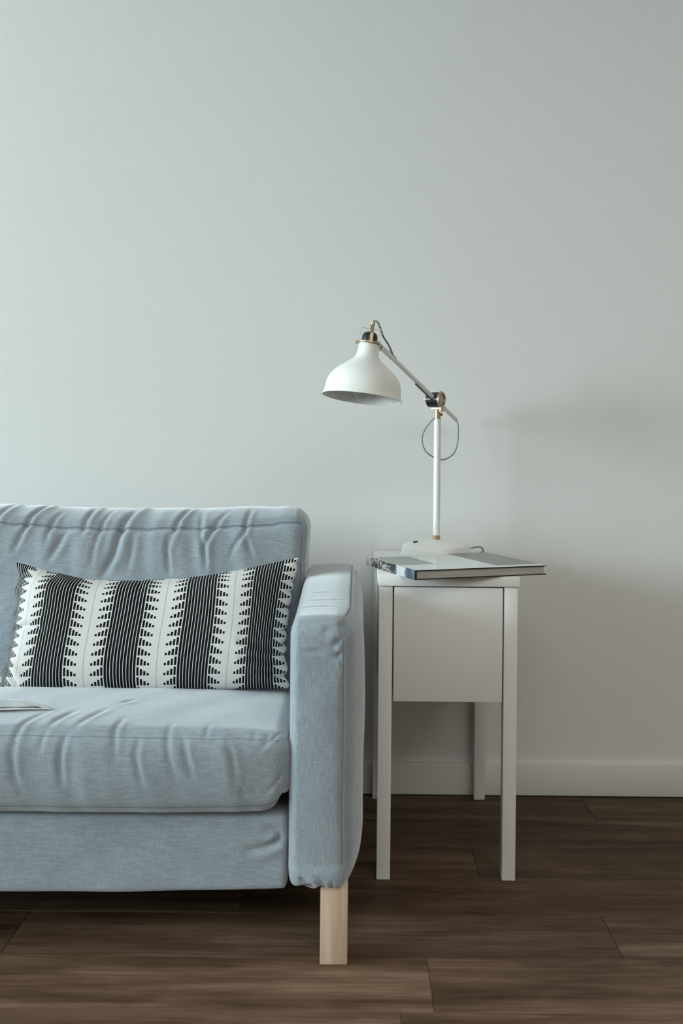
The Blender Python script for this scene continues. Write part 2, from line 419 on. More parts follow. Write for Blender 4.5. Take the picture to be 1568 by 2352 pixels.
def back_cushion(dx):
    lo, hi = (-.998 + dx, 2.135, .405), (-.117 + dx, 2.325, .824)
    def deform(P0, P, n):
        x0, y0, z0 = P0.T; cx = CX + dx; u = np.clip((x0 - cx) / (CW / 2), -1, 1)
        gx = (1 - u ** 2); v = np.clip((z0 - .405) / .419, 0, 1); ty = (y0 - lo[1]) / (hi[1] - lo[1])
        s = (z0 - hi[2]) + (y0 - lo[1])
        wr = wrinkles(x0 - dx, s, BACK_W, .0050, .0058) * (ty < .93)
        Q = P + n * wr[:, None]
        Q[:, 1] -= .040 * gx ** .6 * np.sin(np.pi * np.clip(v, 0, 1)) ** .7 * (1 - ty)                 # crowned front
        Q[:, 2] -= (.024 * (1 - ty) + .010 * ty) * gx * sstep(.55, 1, v)             # sag of the top edge
        Q[:, 2] += .034 * np.sin(np.pi * np.clip(ty, 0, 1)) ** .8 * sstep(.9, 1, v) * (.55 + .45 * (1 - u ** 8))
        Q[:, 1] += (z0 - .405) * .17                                     # leans on the back frame
        # ends taper in a little lower down, corner stands proud
        Q[:, 0] += np.sign(u) * .004 * sstep(.75, 1, v) * np.abs(u) ** 6
        Q[:, 1] += (.004 * vnoise(x0, z0, 16, 10, 3) + .009 * vnoise(x0 + .12 * z0, z0, 34, 4, 31) * sstep(.35, .95, v)) * (1 - ty)
        Q[:, 2] += .005 * vnoise(x0, y0, 34, 6, 33) * sstep(.9, 1, v)
        return Q
    sf = Soft(lo, hi, (.034, .022, .030), deform)
    c = link('back_cushion', sf.mesh('back_cushion', (.0042, .0055, .0045)), M_fab_h, sofa, smooth=True, angle=0)
    e = .0022
    xs = np.linspace(lo[0] + .012, hi[0] - .012, 220)
    path = [(lo[0] + .008, lo[1] + e, z) for z in np.linspace(.45, hi[2] - .03, 40)] + [(x, lo[1] + .006, hi[2] - .005) for x in xs] + \
           [(hi[0] - .008, lo[1] + e, z) for z in np.linspace(hi[2] - .03, .45, 40)]
    q = sf.ev(path); tube('seam', q + np.array([0, -.0001, .0001]), .0009, M_seam, c, 6, smooth=1)
    return c
back_cushion(0); back_cushion(-.884)

def seat_cushion(dx):
    lo, hi = (-1.000 + dx, 1.752, .288), (-.118 + dx, 2.30, .441)
    def deform(P0, P, n):
        x0, y0, z0 = P0.T; cx = CX + dx; u = np.clip((x0 - cx) / (CW / 2), -1, 1)
        ty = (y0 - lo[1]) / (hi[1] - lo[1]); v = (z0 - lo[2]) / (hi[2] - lo[2])
        s = (z0 - hi[2]) + (y0 - lo[1])
        wr = wrinkles(x0 - dx, s, SEAT_W, .0050, .0032) * (v > .02)
        Q = P + n * wr[:, None]
        Q[:, 2] += .022 * (1 - np.abs(u) ** 3) * np.sin(np.pi * np.clip(ty * .92 + .04, 0, 1)) ** .6 * sstep(.5, 1, v)
        Q[:, 2] -= .006 * (1 - u ** 2) * (1 - v)
        Q[:, 1] -= .016 * (1 - np.abs(u) ** 4) * np.sin(np.pi * np.clip(v, 0.0, 1)) ** .8 * (1 - ty) ** 4
        # low front corners are rounder than the top ones
        k = np.clip((np.abs(u) - .86) / .14, 0, 1) * np.clip(1 - v * 2.2, 0, 1)
        Q[:, 2] += .030 * k ** 2.0 * (1 - sstep(0, .5, ty)); Q[:, 0] -= np.sign(u) * .010 * k
        Q[:, 2] += .003 * vnoise(x0, y0, 14, 12, 5) * v
        Q[:, 1] += (.004 * vnoise(x0, z0, 18, 14, 8) + .005 * vnoise(x0 + .2 * z0, z0, 30, 5, 35)) * (1 - ty) ** 3
        return Q
    sf = Soft(lo, hi, (.036, .030, .034), deform)
    c = link('seat_cushion', sf.mesh('seat_cushion', (.0042, .006, .0042)), M_fab_h, sofa, smooth=True, angle=0)
    for zz, in ((hi[2] - .006,), (lo[2] + .020,)):
        path = [(x, lo[1], zz) for x in np.linspace(lo[0] + .02, hi[0] - .02, 240)]
        if zz > .4: path += [(hi[0] - .001, y, zz) for y in np.linspace(lo[1] + .02, hi[1] - .05, 60)]
        q = sf.ev(path); tube('seam', q + np.array([0, .0002, 0]), .0007, M_fab_seam, c, 6, smooth=1)
    return c
M_fab_seam = mat('tone_on_tone_seam', (.15, .18, .20), .9, spec=.1)
seat_cushion(0); seat_cushion(-.884)

# base rail under the cushions
BASE_W = [([(-.1615, -.045), (-.150, -.046), (-.141, -.056), (-.1475, -.072), (-.170, -.083), (-.205, -.088)], 1.0, 1.3),
          ([(-.150, -.052), (-.152, -.062), (-.165, -.068)], .8, -.8)]
def base_def(P0, P, n):
    x0, y0, z0 = P0.T; u = (x0 + 1.0) / .88
    wr = wrinkles(x0, z0 - .296, BASE_W, .0065, .0055) * (y0 < 1.83)
    Q = P + n * wr[:, None]; f = (y0 < 1.9)
    uu = np.clip((x0 + .66) / .53, -1, 1)
    Q[:, 2] -= .012 * (1 - uu ** 2) * (z0 < .16)
    Q[:, 1] += (.006 * vnoise(x0, z0, 9, 14, 11)) * f
    return Q
sf = Soft((-1.890, 1.780, .132), (-.126, 2.36, .276), (.008, .012, .012), base_def)
link('base_rail', sf.mesh('base_rail', (.0060, .02, .0045)), M_fab_h, sofa, smooth=True, angle=0)
box('underlining', -1.87, -.145, 1.84, 2.34, .124, .131, M_under, sofa, 0)

def arm(side):
    """side=+1 right arm (seen), -1 left arm; built at the right and mirrored"""
    lo, hi = (-.1235, 1.755, .146), (.017, 2.42, .689)
    puck = [([(-.117, .10), (-.08, .106), (-.02, .100)], .6, .5), ([(-.10, .16), (-.05, .157), (-.012, .165)], .6, .5), ([(-.09, .22), (-.045, .222)], .6, .4),
            ([(-.035, -.085), (-.022, -.083), (-.010, -.086)], 1.3, 1.5), ([(-.040, -.060), (-.028, -.048), (-.012, -.05)], 1.2, 1.2),
            ([(-.10, -.075), (-.075, -.072), (-.055, -.078)], 1, .5), ([(-.06, -.03), (-.045, -.015)], 1, .6),
            ([(-.100, -.515), (-.092, -.530), (-.083, -.543)], 1.1, 2), ([(-.086, -.518), (-.078, -.532), (-.072, -.543)], .8, 1.2), ([(-.060, -.522), (-.055, -.54)], .8, 1),
            ([(-.035, -.525), (-.036, -.543)], .6, .8), ([(-.11, -.50), (-.108, -.535)], .7, .8)]
    def deform(P0, P, n):
        x0, y0, z0 = P0.T
        tx = (x0 - lo[0]) / (hi[0] - lo[0]); ty = (y0 - lo[1]) / (hi[1] - lo[1]); tz = (z0 - lo[2]) / (hi[2] - lo[2])
        s = (z0 - hi[2]) + (y0 - lo[1])
        Q = P + n * wrinkles(x0, s, puck, .0060, .0040)[:, None]
        near = np.clip(1 - (y0 - lo[1]) / .15, 0, 1)
        Q[:, 0] -= .026 * sstep(.6, 1, tx) * near ** 2.0                                       # outer front edge is padded round
        Q[:, 0] += .007 * sstep(.8, 1, tx) * np.sin(np.pi * tz) ** .5 * (1 - near)
        Q[:, 0] -= .005 * sstep(.6, 1, tx) * np.clip(1 - tz * 7, 0, 1) ** 1.5
        Q[:, 1] -= .016 * np.clip(1 - tz * 11, 0, 1) * near; Q[:, 2] -= .004 * np.clip(1 - tz * 11, 0, 1) * near * sstep(.3, .8, tx)
        Q[:, 0] -= .010 * sstep(.5, 1, tx) * np.clip((tz - .9) / .1, 0, 1) ** 2
        Q[:, 0] += .006 * (tx < .02) * sstep(0, .6, ty)
        Q[:, 1] -= .008 * np.sin(np.pi * np.clip(tx, 0, 1)) * (1 - ty) ** 8 * np.sin(np.pi * tz) ** .4
        Q[:, 2] += .006 * np.sin(np.pi * np.clip(tx, 0, 1)) * sstep(.9, 1, tz) + .004 * sstep(.3, 1, ty) * sstep(.9, 1, tz)
        Q[:, 2] -= .027 * (1 - sstep(0, .62, ty)) * sstep(.75, 1, tz)
        Q[:, 0] += .003 * vnoise(z0, y0, 14, 9, 21) * sstep(.6, 1, tx)
        Q[:, 1] += .003 * vnoise(x0, z0, 18, 12, 22) * (1 - ty) ** 6
        if side < 0: Q[:, 0] = -2.017 + (-.1235 + .140) - Q[:, 0] - .0165
        return Q
    sf = Soft(lo, hi, (.018, .038, .040), deform); me = sf.mesh('armrest', (.0042, .0055, .0045))
    if side < 0: me.flip_normals()
    a = link('armrest', me, M_fab_v, sofa, smooth=True, angle=0)
    xo = hi[0] - .014
    path = [(xo, y, hi[2]) for y in np.linspace(2.40, 1.80, 60)] + [(xo, lo[1], z) for z in np.linspace(hi[2] - .045, .20, 60)]
    tube('seam', sf.ev(path), .0008, M_fab_seam, a, 6, smooth=1)
arm(1); arm(-1)
sf = Soft((-1.890, 2.375, .14), (-.126, 2.615, .655), (.01, .03, .03), lambda P0, P, n: P)
link('back_frame', sf.mesh('back_frame', (.05, .02, .03)), M_fab_h, sofa, smooth=True, angle=0)
for lx in (-.0591, -2.011):
    for ly in (1.7575, 2.355):
        bm = bmesh.new(); bm_box(bm, lx, lx + .0527, ly, ly + .050, 0, .152, .0022, 2)
        link('leg', bm_mesh('leg', bm), M_birch, sofa, 'blond birch block leg' if lx > -1 and ly < 2 else None, smooth=True)

# ---------------------------------------------------------------- patterned lumbar pillow
def pillow():
    U = [-90, 0, 163, 326, 489, 640]
    G = [[(-0.7971, 0.4462), (-0.7826, 0.498), (-0.7813, 0.5462), (-0.7845, 0.5888), (-0.7898, 0.6447), (-0.7992, 0.7215)],
         [(-0.749, 0.4447), (-0.7397, 0.5087), (-0.7344, 0.571), (-0.7346, 0.6225), (-0.7383, 0.675), (-0.7345, 0.7047)],
         [(-0.5923, 0.4472), (-0.593, 0.5139), (-0.5889, 0.5724), (-0.5872, 0.6219), (-0.5887, 0.6655), (-0.593, 0.6835)],
         [(-0.4336, 0.4516), (-0.4319, 0.5164), (-0.4289, 0.574), (-0.4252, 0.6255), (-0.4254, 0.6711), (-0.4313, 0.6871)],
         [(-0.2816, 0.4569), (-0.2766, 0.5208), (-0.2718, 0.5803), (-0.27, 0.6357), (-0.2711, 0.6865), (-0.2759, 0.706)],
         [(-0.1451, 0.4592), (-0.1514, 0.5109), (-0.1559, 0.5641), (-0.1504, 0.6229), (-0.1418, 0.6813), (-0.1318, 0.7371)]]
    G = np.array(G); nu, nv = 300, 140
    us = np.linspace(-90, 640, nu); vs = np.linspace(0, 1, nv)
    def hermite(xk, yk, x):                                     # monotone-ish cubic through the stations
        xk = np.array(xk, float); m = np.gradient(yk, xk, axis=0); i = np.clip(np.searchsorted(xk, x, 'right') - 1, 0, len(xk) - 2)
        h = xk[i + 1] - xk[i]; t = (x - xk[i]) / h
        sh = (-1,) + (1,) * (yk.ndim - 1); t = t.reshape(sh); h = h.reshape(sh)
        return ((2 * t**3 - 3 * t**2 + 1) * yk[i] + (t**3 - 2 * t**2 + t) * h * m[i] + (-2 * t**3 + 3 * t**2) * yk[i + 1] + (t**3 - t**2) * h * m[i + 1])
    A = hermite(U, G, us)                                       # nu,6,2
    A = np.moveaxis(A, 1, 0); B = hermite(np.linspace(0, 1, 6), A, vs)   # nv,nu,2
    X, Z = B[..., 0], B[..., 1]
    uu = ((us + 90) / 730)[None, :]; vv = vs[:, None]
    eu = 1 - np.abs(2 * uu - 1) ** 5; ev = 1 - np.abs(2 * vv - 1) ** 2.6
    puff = np.clip(eu, 0, 1) ** .55 * np.clip(ev, 0, 1) ** .62
    # scalloped end seams and end gathers
    dr = (1 - uu) * .70; dl = uu * .70
    wv = vv + .022 * np.sin(vv * 17.0) + .012 * np.sin(vv * 41.0)
    sc = np.exp(-dr / .013) * .0105 * (np.abs(np.sin(np.pi * 8.3 * wv + .25)) ** .55 - .72) * (.5 + .8 * (1 - vv))
    sc2 = np.exp(-dl / .016) * (.004 * np.cos(vv * 2 * np.pi * 6.0))
    X = X + sc - sc2
    XX = np.broadcast_to(uu * .70, X.shape).ravel(); SS = np.broadcast_to(vv * .27, X.shape).ravel()
    lines = [([(.70, .078), (.66, .080), (.615, .089), (.58, .096)], 1.0, 2.0), ([(.70, .045), (.665, .052), (.625, .06), (.59, .062)], 1.0, 1.8),
             ([(.70, .022), (.67, .030), (.63, .040)], .9, 1.6), ([(.70, .16), (.675, .158), (.65, .152)], .9, 1), ([(.70, .115), (.675, .115), (.66, .113)], .8, 1),
             ([(.70, .20), (.68, .197)], .8, .8), ([(0, .135), (.04, .135), (.085, .13), (.14, .12)], 1.1, 1.6), ([(0, .055), (.03, .052), (.06, .042), (.10, .02)], 1, 1.5),
             ([(0, .09), (.03, .09)], .8, .8), ([(0, .17), (.025, .168)], .8, .8), ([(.33, .27), (.335, .24), (.34, .21)], 1.4, 1.2), ([(.10, .27), (.13, .25), (.16, .22)], 1.4, .8)]
    wr = wrinkles(XX, SS, lines, .0065, .0052).reshape(X.shape)
    mid = 2.035 + .135 * vv
    Yf = mid - .068 * puff - wr * (puff > .05); Yb = mid + .045 * puff
    Z = Z + wr * .3
    V, F, UVs = [], [], []
    for sheet, Y in ((0, Yf), (1, Yb)):
        V += list(zip(X.ravel(), (Y + 0 * X).ravel(), Z.ravel()))
    off = nu * nv
    def puv(i, j, sh): return (us[j], vs[i] * 304)
    for sh in (0, 1):
        for i in range(nv - 1):
            for j in range(nu - 1):
                q = [(i, j), (i, j + 1), (i + 1, j + 1), (i + 1, j)]
                if sh: q = q[::-1]
                F.append([sh * off + a * nu + b for a, b in q]); UVs += [puv(a, b, sh) for a, b in q]
    me = pyd('cover', V, F); l = me.uv_layers.new(name='UVMap'); l.data.foreach_set('uv', np.array(UVs, np.float32).ravel())
    bm = bmesh.new(); bm.from_mesh(me); bmesh.ops.remove_doubles(bm, verts=[v for v in bm.verts if v.is_boundary], dist=2e-4)
    bmesh.ops.recalc_face_normals(bm, faces=bm.faces[:]); bm.to_mesh(me); bm.free()
    # woven black and white design
    m = mat('black_and_white_weave', (.8, .8, .8), .9, spec=.12); t = NT(m)
    tc = t.n('ShaderNodeTexCoord'); sp = t.n('ShaderNodeSeparateXYZ'); t.l(tc.outputs['UV'], sp.inputs[0]); u, v = sp.outputs[0], sp.outputs[1]
    wob = t.math('MULTIPLY', t.math('SUBTRACT', t.noise(t.coords((90, 90, 90)), 1, 2), .5), 1.3)
    u2 = t.math('ADD', u, wob)
    c = t.math('SUBTRACT', t.math('MODULO', t.math('ADD', u2, 163 * 10), 163.0), 81.5)      # distance from the band's middle
    a = t.math('ABSOLUTE', c)
    band = t.math('LESS_THAN', a, 35.6)
    st = t.math('FRACT', t.math('DIVIDE', t.math('ADD', c, 35.6 + .7), 7.12))
    stripe = t.math('GREATER_THAN', st, .19)
    k = t.math('DIVIDE', t.math('SUBTRACT', a, 37.2), 7.6)
    kf = t.math('FLOOR', k); kx = t.math('FRACT', k)
    inb = t.math('LESS_THAN', kx, .68)
    inr = t.math('MULTIPLY', t.math('GREATER_THAN', k, 0.0), t.math('LESS_THAN', k, 4.0))
    h = t.math('SUBTRACT', .84, t.math('MULTIPLY', kf, .195))
    vp = t.math('FRACT', t.math('ADD', t.math('DIVIDE', v, 21.3), .2))
    tri = t.math('LESS_THAN', vp, h)
    comb = t.math('MULTIPLY', t.math('MULTIPLY', inb, inr), tri)
    line = t.math('MULTIPLY', t.math('GREATER_THAN', a, 80.9), .75)
    blk = t.math('MAXIMUM', t.math('MULTIPLY', band, stripe), comb)
    fuzz = t.noise(t.coords((900, 900, 900)), 1, 2)
    white = t.mix(fuzz, (.60, .595, .57), (.76, .755, .73)); black = t.mix(fuzz, (.002, .003, .004), (.009, .010, .013))
    col = t.mix(line, white, (.16, .12, .10)); col = t.mix(blk, col, black)
    t.l(col, t.b.inputs['Base Color']); t.bump(t.math('ADD', t.math('MULTIPLY', blk, .7), fuzz), .25, .0010)
    o = link('pillow', me, m, None, smooth=True, angle=0)
    recentre(o)
    return tag(o, 'oblong throw pillow in black and white stripes with stepped triangles, on the sofa seat', 'pillow')
pillow()

# ---------------------------------------------------------------- photo print on the seat
def photo_print():
    t0 = empty('photo_print', (-.75, 1.86, .4605), 'white-bordered glossy picture sheet lying on the sofa seat at the left edge', 'photo print', 0)
    # corner points on the seat, relative to the empty
    R = np.array([-.6108 + .75, 1.853 - 1.86]); T = np.array([-.6928 + .75, 1.922 - 1.86]); e = T - R; e2 = np.array([-.21, -.036])
    n1, n2 = 8, 14; V, F, mi, UV = [], [], [], []
    def pt(a, b, z): 
        p = R + e * a + e2 * b; return (p[0], p[1], z + .0022 * math.sin(b * 3.1) * 1.0 - .0030 * (1 - min(1, b * 3)) * 0)
    for z in (0, -.0008):
        for i in range(n1 + 1):
            for j in range(n2 + 1): V.append(pt(i / n1, j / n2, z))
    st = n2 + 1; off = (n1 + 1) * st
    for i in range(n1):
        for j in range(n2):
            q = (i * st + j, (i + 1) * st + j, (i + 1) * st + j + 1, i * st + j + 1); F.append(q); F.append(tuple(off + k for k in q[::-1]))
    rim = [i * st for i in range(n1 + 1)] + [n1 * st + j for j in range(1, n2 + 1)] + [i * st + n2 for i in range(n1 - 1, -1, -1)] + [j for j in range(n2 - 1, 0, -1)]
    for k in range(len(rim)):
        a, b = rim[k], rim[(k + 1) % len(rim)]; F.append((a, b, b + off, a + off))
    me = pyd('paper', V, F)
    l = me.uv_layers.new(name='UVMap')
    for lp in me.loops:
        vi = lp.vertex_index % off; l.data[lp.index].uv = ((vi // st) / n1, (vi % st) / n2)
    bm = bmesh.new(); bm.from_mesh(me); bmesh.ops.recalc_face_normals(bm, faces=bm.faces[:]); bm.to_mesh(me); bm.free()
    m = mat('photo_paper', (.8, .8, .8), .3); t = NT(m)
    tc = t.n('ShaderNodeTexCoord'); sp = t.n('ShaderNodeSeparateXYZ'); t.l(tc.outputs['UV'], sp.inputs[0]); a, b = sp.outputs[0], sp.outputs[1]
    ins = t.math('MULTIPLY', t.math('MULTIPLY', t.math('GREATER_THAN', a, .08), t.math('LESS_THAN', a, .92)), t.math('MULTIPLY', t.math('GREATER_THAN', b, .05), t.math('LESS_THAN', b, .95)))
    nz = t.noise(t.coords((22, 60, 1)), 1, 3, .6)
    band = t.math('SUBTRACT', 1.0, t.math('MULTIPLY', t.math('ABSOLUTE', t.math('SUBTRACT', a, .18)), 6.0))
    hill = t.math('SUBTRACT', 1.0, t.math('MULTIPLY', t.math('ABSOLUTE', t.math('SUBTRACT', b, .62)), 3.4))
    dk = t.math('SUBTRACT', t.math('MAXIMUM', t.math('MULTIPLY', band, .8), t.math('SUBTRACT', hill, t.math('MULTIPLY', a, 1.1))), t.math('MULTIPLY', nz, .75))
    pic = t.ramp(dk, [(-.0, (.58, .62, .63)), (.06, (.40, .40, .39)), (.16, (.08, .09, .11))])
    t.l(t.mix(ins, (.80, .80, .78), pic), t.b.inputs['Base Color'])
    link('paper', me, m, t0, smooth=True)
photo_print()

# ---------------------------------------------------------------- nightstand
NS = empty('nightstand', (.2185, 2.375, 0), 'tall narrow white nightstand with one plain drawer, between sofa and bare wall', 'nightstand')
def nsbox(name, x0, x1, y0, y1, z0, z1, bev=.0015, parent=None, label=None, m=None):
    ox, oy = .2185, 2.375
    return box(name, x0 - ox, x1 - ox, y0 - oy, y1 - oy, z0, z1, m or M_white_lacquer, parent or NS, bev, 2, label)
nsbox('tabletop', .0552, .3828, 2.108, 2.6435, .6795, .7040, .0018)
for lx0, lx1 in ((.0577, .0892), (.3475, .3785)):
    nsbox('leg', lx0, lx1, 2.1135, 2.145, 0, .679, .0014); nsbox('leg', lx0, lx1, 2.610, 2.641, 0, .679, .0014)
nsbox('side_panel', .0620, .0740, 2.1455, 2.6095, .4120, .679, .0008); nsbox('side_panel', .3625, .3745, 2.1455, 2.6095, .4120, .679, .0008)
nsbox('back_panel', .0895, .3470, 2.622, 2.632, .4120, .679, .0008)
nsbox('bottom_panel', .0745, .3620, 2.150, 2.6095, .4122, .4180, .0005)
dr = nsbox('drawer', .0925, .3442, 2.1130, 2.131, .4118, .6768, .0022)
M_dark_gap = mat('drawer_gap', (.03, .03, .03), .9)
nsbox('drawer_box', .0790, .3590, 2.1460, 2.56, .4195, .66, .0005, dr)

# ---------------------------------------------------------------- book
BK = empty('book', (.135, 2.029, .704), 'large flat hardcover picture book with pale cover, jutting over the nightstand edge', 'book', math.atan2(.119, .3167))
BL, BD, BT, CT = .338, .294, .0222, .0022
M_cover = mat('glossy_pale_cover', (.70, .72, .71), .22, spec=.25); M_edge = mat('black_board_edge', (.008, .008, .009), .5)
def pages():
    m = mat('page_block', (.45, .43, .39), .8); t = NT(m); n = t.noise(t.coords((6, 6, 1800)), 1, 2)
    t.l(t.ramp(n, [(.35, (.33, .31, .28)), (.65, (.56, .54, .49))]), t.b.inputs['Base Color']); t.bump(n, .3, .0004); return m
def cover_front_mat():
    """pale cover with two grey pictures and a few faint strokes, as flat print"""
    m = M_cover; t = NT(m); tc = t.n('ShaderNodeTexCoord'); sp = t.n('ShaderNodeSeparateXYZ'); t.l(tc.outputs['Object'], sp.inputs[0]); x, y = sp.outputs[0], sp.outputs[1]
    def rect(x0, x1, y0, y1):
        return t.math('MULTIPLY', t.math('MULTIPLY', t.math('GREATER_THAN', x, x0), t.math('LESS_THAN', x, x1)), t.math('MULTIPLY', t.math('GREATER_THAN', y, y0), t.math('LESS_THAN', y, y1)))
    n = t.noise(t.coords((18, 30, 1)), 1, 4, .6)
    p1 = t.ramp(n, [(.35, (.10, .10, .088)), (.6, (.17, .17, .155)), (.75, (.27, .27, .25))])
    p2 = t.ramp(n, [(.35, (.20, .195, .17)), (.6, (.29, .28, .25)), (.75, (.40, .39, .36))])
    col = t.mix(rect(.222, .3382, .030, .2942), (.70, .72, .71), p1)
    col = t.mix(rect(.006, .098, .095, .262), col, p2)
    for a, b, c, d in ((.128, .190, .168, .170), (.128, .176, .158, .160), (.128, .184, .148, .150), (.128, .160, .120, .1215)):
        col = t.mix(rect(a, b, c, d), col, (.42, .43, .43))
    t.l(col, t.b.inputs['Base Color']); return m
def spine_mat():
    m = mat('spine_print', (.3, .3, .3), .3); t = NT(m); tc = t.n('ShaderNodeTexCoord'); sp = t.n('ShaderNodeSeparateXYZ'); t.l(tc.outputs['Object'], sp.inputs[0])
    y = t.math('DIVIDE', sp.outputs[1], BD)
    w = t.math('ADD', y, t.math('MULTIPLY', t.math('SUBTRACT', t.noise(t.coords((60, 60, 60)), 1, 3), .5), .10))
    base = t.ramp(w, [(.0, (.13, .17, .20)), (.10, (.05, .075, .095)), (.16, (.10, .13, .16)), (.20, (.58, .58, .58)), (.34, (.50, .49, .49)), (.38, (.030, .045, .055)), (.60, (.020, .028, .034)), (.88, (.045, .04, .04)), (.90, (.74, .75, .74))])
    fl = t.noise(t.coords((150, 110, 150)), 1, 3, .6)
    k = t.math('MULTIPLY', t.math('MULTIPLY', t.math('GREATER_THAN', fl, .53), t.math('GREATER_THAN', y, .46)), t.math('LESS_THAN', y, .885))
    t.l(t.mix(k, base, (.50, .39, .33)), t.b.inputs['Base Color']); return m
M_pages, M_cf, M_spine = pages(), cover_front_mat(), spine_mat()
def board(name, z0, z1, top_mat, up, label=None):
    me = bm_mesh(name, (lambda bm: (bm_box(bm, .001, BL, 0, BD, z0, z1, .0005, 1), bm)[1])(bmesh.new()))
    me.materials.append(M_edge); me.materials.append(top_mat)
    for p in me.polygons: p.material_index = 1 if (p.normal.z > .9 if up else p.normal.z < -.9) else 0
    return link(name, me, None, BK, label)
board('cover_board', BT - CT, BT, M_cf, True, 'pale front cover with grey pictures'); board('cover_board', .0003, CT, M_edge, False)
box('page_block', .006, BL - .005, .004, BD - .004, CT, BT - CT, M_pages, BK, .0003, 1)
bm = bmesh.new(); bm_box(bm, -.0014, .0009, 0.0008, BD, .0003, BT + .0001, .0006, 2)
link('spine', bm_mesh('spine', bm), M_spine, BK, 'glossy spine printed with a dark colour picture', smooth=True)
box('spine_edge', -.0012, .0030, -.0006, .0007, .0006, BT - .0002, M_edge, BK, .0002, 1)

# ---------------------------------------------------------------- desk lamp
LX, LY, LZ = .2225, 2.488, .704
LP = empty('desk_lamp', (LX, LY, LZ), 'white metal work lamp with brass fittings and bell shade, on the nightstand', 'lamp')
def rel(p): return (p[0] - LX, p[1] - LY, p[2] - LZ)
def R3(*pts): return [rel(p) for p in pts]
lathe('base', [(0, 0), (.0965, 0), (.0975, .0012), (.0965, .006), (.0925, .031), (.0905, .0345), (.086, .0370), (.060, .0435), (.035, .0475), (.018, .0492), (0, .0497)], (0, 0, 0), (0, 0, 1), M_lampwhite, LP, 96)
# rocker switch, lying on the sloping top of the base
o = box('switch', -.006, .006, -.0035, .0035, 0, .0042, M_black, LP, .0008); o.location = (-.058, -.022, .0425); o.rotation_euler = (0, math.radians(-9), math.radians(20))
cyl('collar', (0, 0, .0485), (0, 0, .0610), .0100, M_brass, LP)
cyl('pole', (0, 0, .060), (0, 0, .3765), .0094, M_lampwhite, LP, 40)
cyl('collar', (0, 0, .376), (0, 0, .402), .0082, M_brass, LP)
J = Vector(rel((.2150, 2.488, 1.134)))                                # joint centre
ax = Vector((.845, -.534, 0)).normalized(); ad = Vector((.1642, .26, -.1184)).normalized()
# bracket between pole and drum
o = box('bracket', -.016, .014, -.008, .008, .402, .4085, M_palebrass, LP, .001); o.rotation_euler = (0, 0, math.atan2(ax.y, ax.x))
cyl('joint_drum', J - ax * .019, J + ax * .016, .0205, M_black, LP, 48, .0012)
u_, v_, w_ = frame_from(ax)
lathe('joint_ring', [(.0140, .006), (.0140, 0), (.0205, 0), (.0222, .0015), (.0222, .0055), (.0205, .0075), (.0165, .0075), (.0155, .006), (.0140, .004)], J + ax * .0155, ax, M_palebrass, LP, 48)
lathe('joint_cap', [(.0142, .003), (.0138, .0045), (.006, .0062), (0, .0065)], J + ax * .0150, ax, M_brass, LP, 40)
cyl('clamp_foot', J + ax * .0195 + Vector((0, 0, -.0335)), J + ax * .0195 + Vector((0, 0, -.019)), .0062, M_palebrass, LP, 20)
cyl('screw', (.009, -.002, .3890), (.0125, -.0035, .3890), .0035, M_black, LP, 16)
o = lathe('wing_nut', [(0, 0), (.0022, 0), (.0026, .004), (.0028, .012), (.0018, .0165), (0, .0168)], J - ax * .0190, -ax, M_brass, LP, 16)
bm = bmesh.new(); bm_box(bm, -.0125, -.0045, -.0012, .0012, -.0042, .0042, .001, 2)
o = link('wing_blade', bm_mesh('wing_blade', bm), M_palebrass, LP, smooth=True); o.location = J - ax * .020; o.rotation_euler = (0, 0, math.atan2(ax.y, ax.x))
A0 = J - ad * .3295; A1 = J + ad * .139
cyl('arm', A0, A1, .0066, M_lampwhite, LP, 32, .0012)
cyl('arm_sleeve', A0, A0 + ad * .062, .0076, M_lampwhite, LP, 32, .001)
dn = (Vector((0, 0, -1)) - ad * Vector((0, 0, -1)).dot(ad)).normalized()
cyl('tension_rod', J - ad * .118 + dn * .0086, J - ad * .004 + dn * .0090, .0016, M_black, LP, 10, .0003)
up_ = -dn
cyl('cord_clip', J - ad * .250 + up_ * .0082, J - ad * .232 + up_ * .0076, .0021, M_black, LP, 12)
cyl('screw', J - ad * .262 + dn * .0066, J - ad * .262 + dn * .0084, .0012, M_black, LP, 10)
# shade
S0 = Vector(rel((.0144, 2.200, 1.1174)))
sa = Vector((.119, .078, .993)).normalized()
k_ = 1 / 3.92 / 954.5
prof = [(0, 362), (3, 361), (22, 352), (79, 343), (120, 338), (150, 331), (177, 319), (200, 305), (225, 284), (250, 256), (276, 225), (305, 188), (332, 153), (352, 129), (372, 112), (395, 101), (430, 95), (470, 91), (500, 89)]
outer = [(r * k_, t * k_) for t, r in prof]
inner = [(max(r - .0014, .001), t + (.0002 if i else 0)) for i, (r, t) in enumerate(outer)]
shade_prof = inner[::-1] + [(outer[0][0] - .0006, -.0006)] + outer
shade_prof = [(.004, inner[-1][1] - .001)] + shade_prof + [(outer[-1][0] - .001, outer[-1][1] + .0008), (.004, outer[-1][1] + .0012)]
sh = lathe('lamp_shade', shade_prof, S0, sa, M_lampwhite, LP, 128, True, None, 50)
T = outer[-1][1]
lathe('rim_bead', [(outer[0][0] + .0012 * math.cos(a) - .0004, .0004 + .0012 * math.sin(a)) for a in np.linspace(0, 2 * math.pi, 9)], S0, sa, M_lampwhite, sh, 96)
lathe('shade_ring', [(.0225, T - .001), (.0268, T - .001), (.0278, T + .0006), (.0278, T + .0030), (.0268, T + .0044), (.0200, T + .0048)], S0, sa, M_brass, LP, 64)
lathe('socket_cap', [(.0190, T + .003), (.0192, T + .016), (.0182, T + .0215), (.0150, T + .0262), (.0095, T + .0288), (0, T + .0296)], S0, sa, M_black, LP, 48)
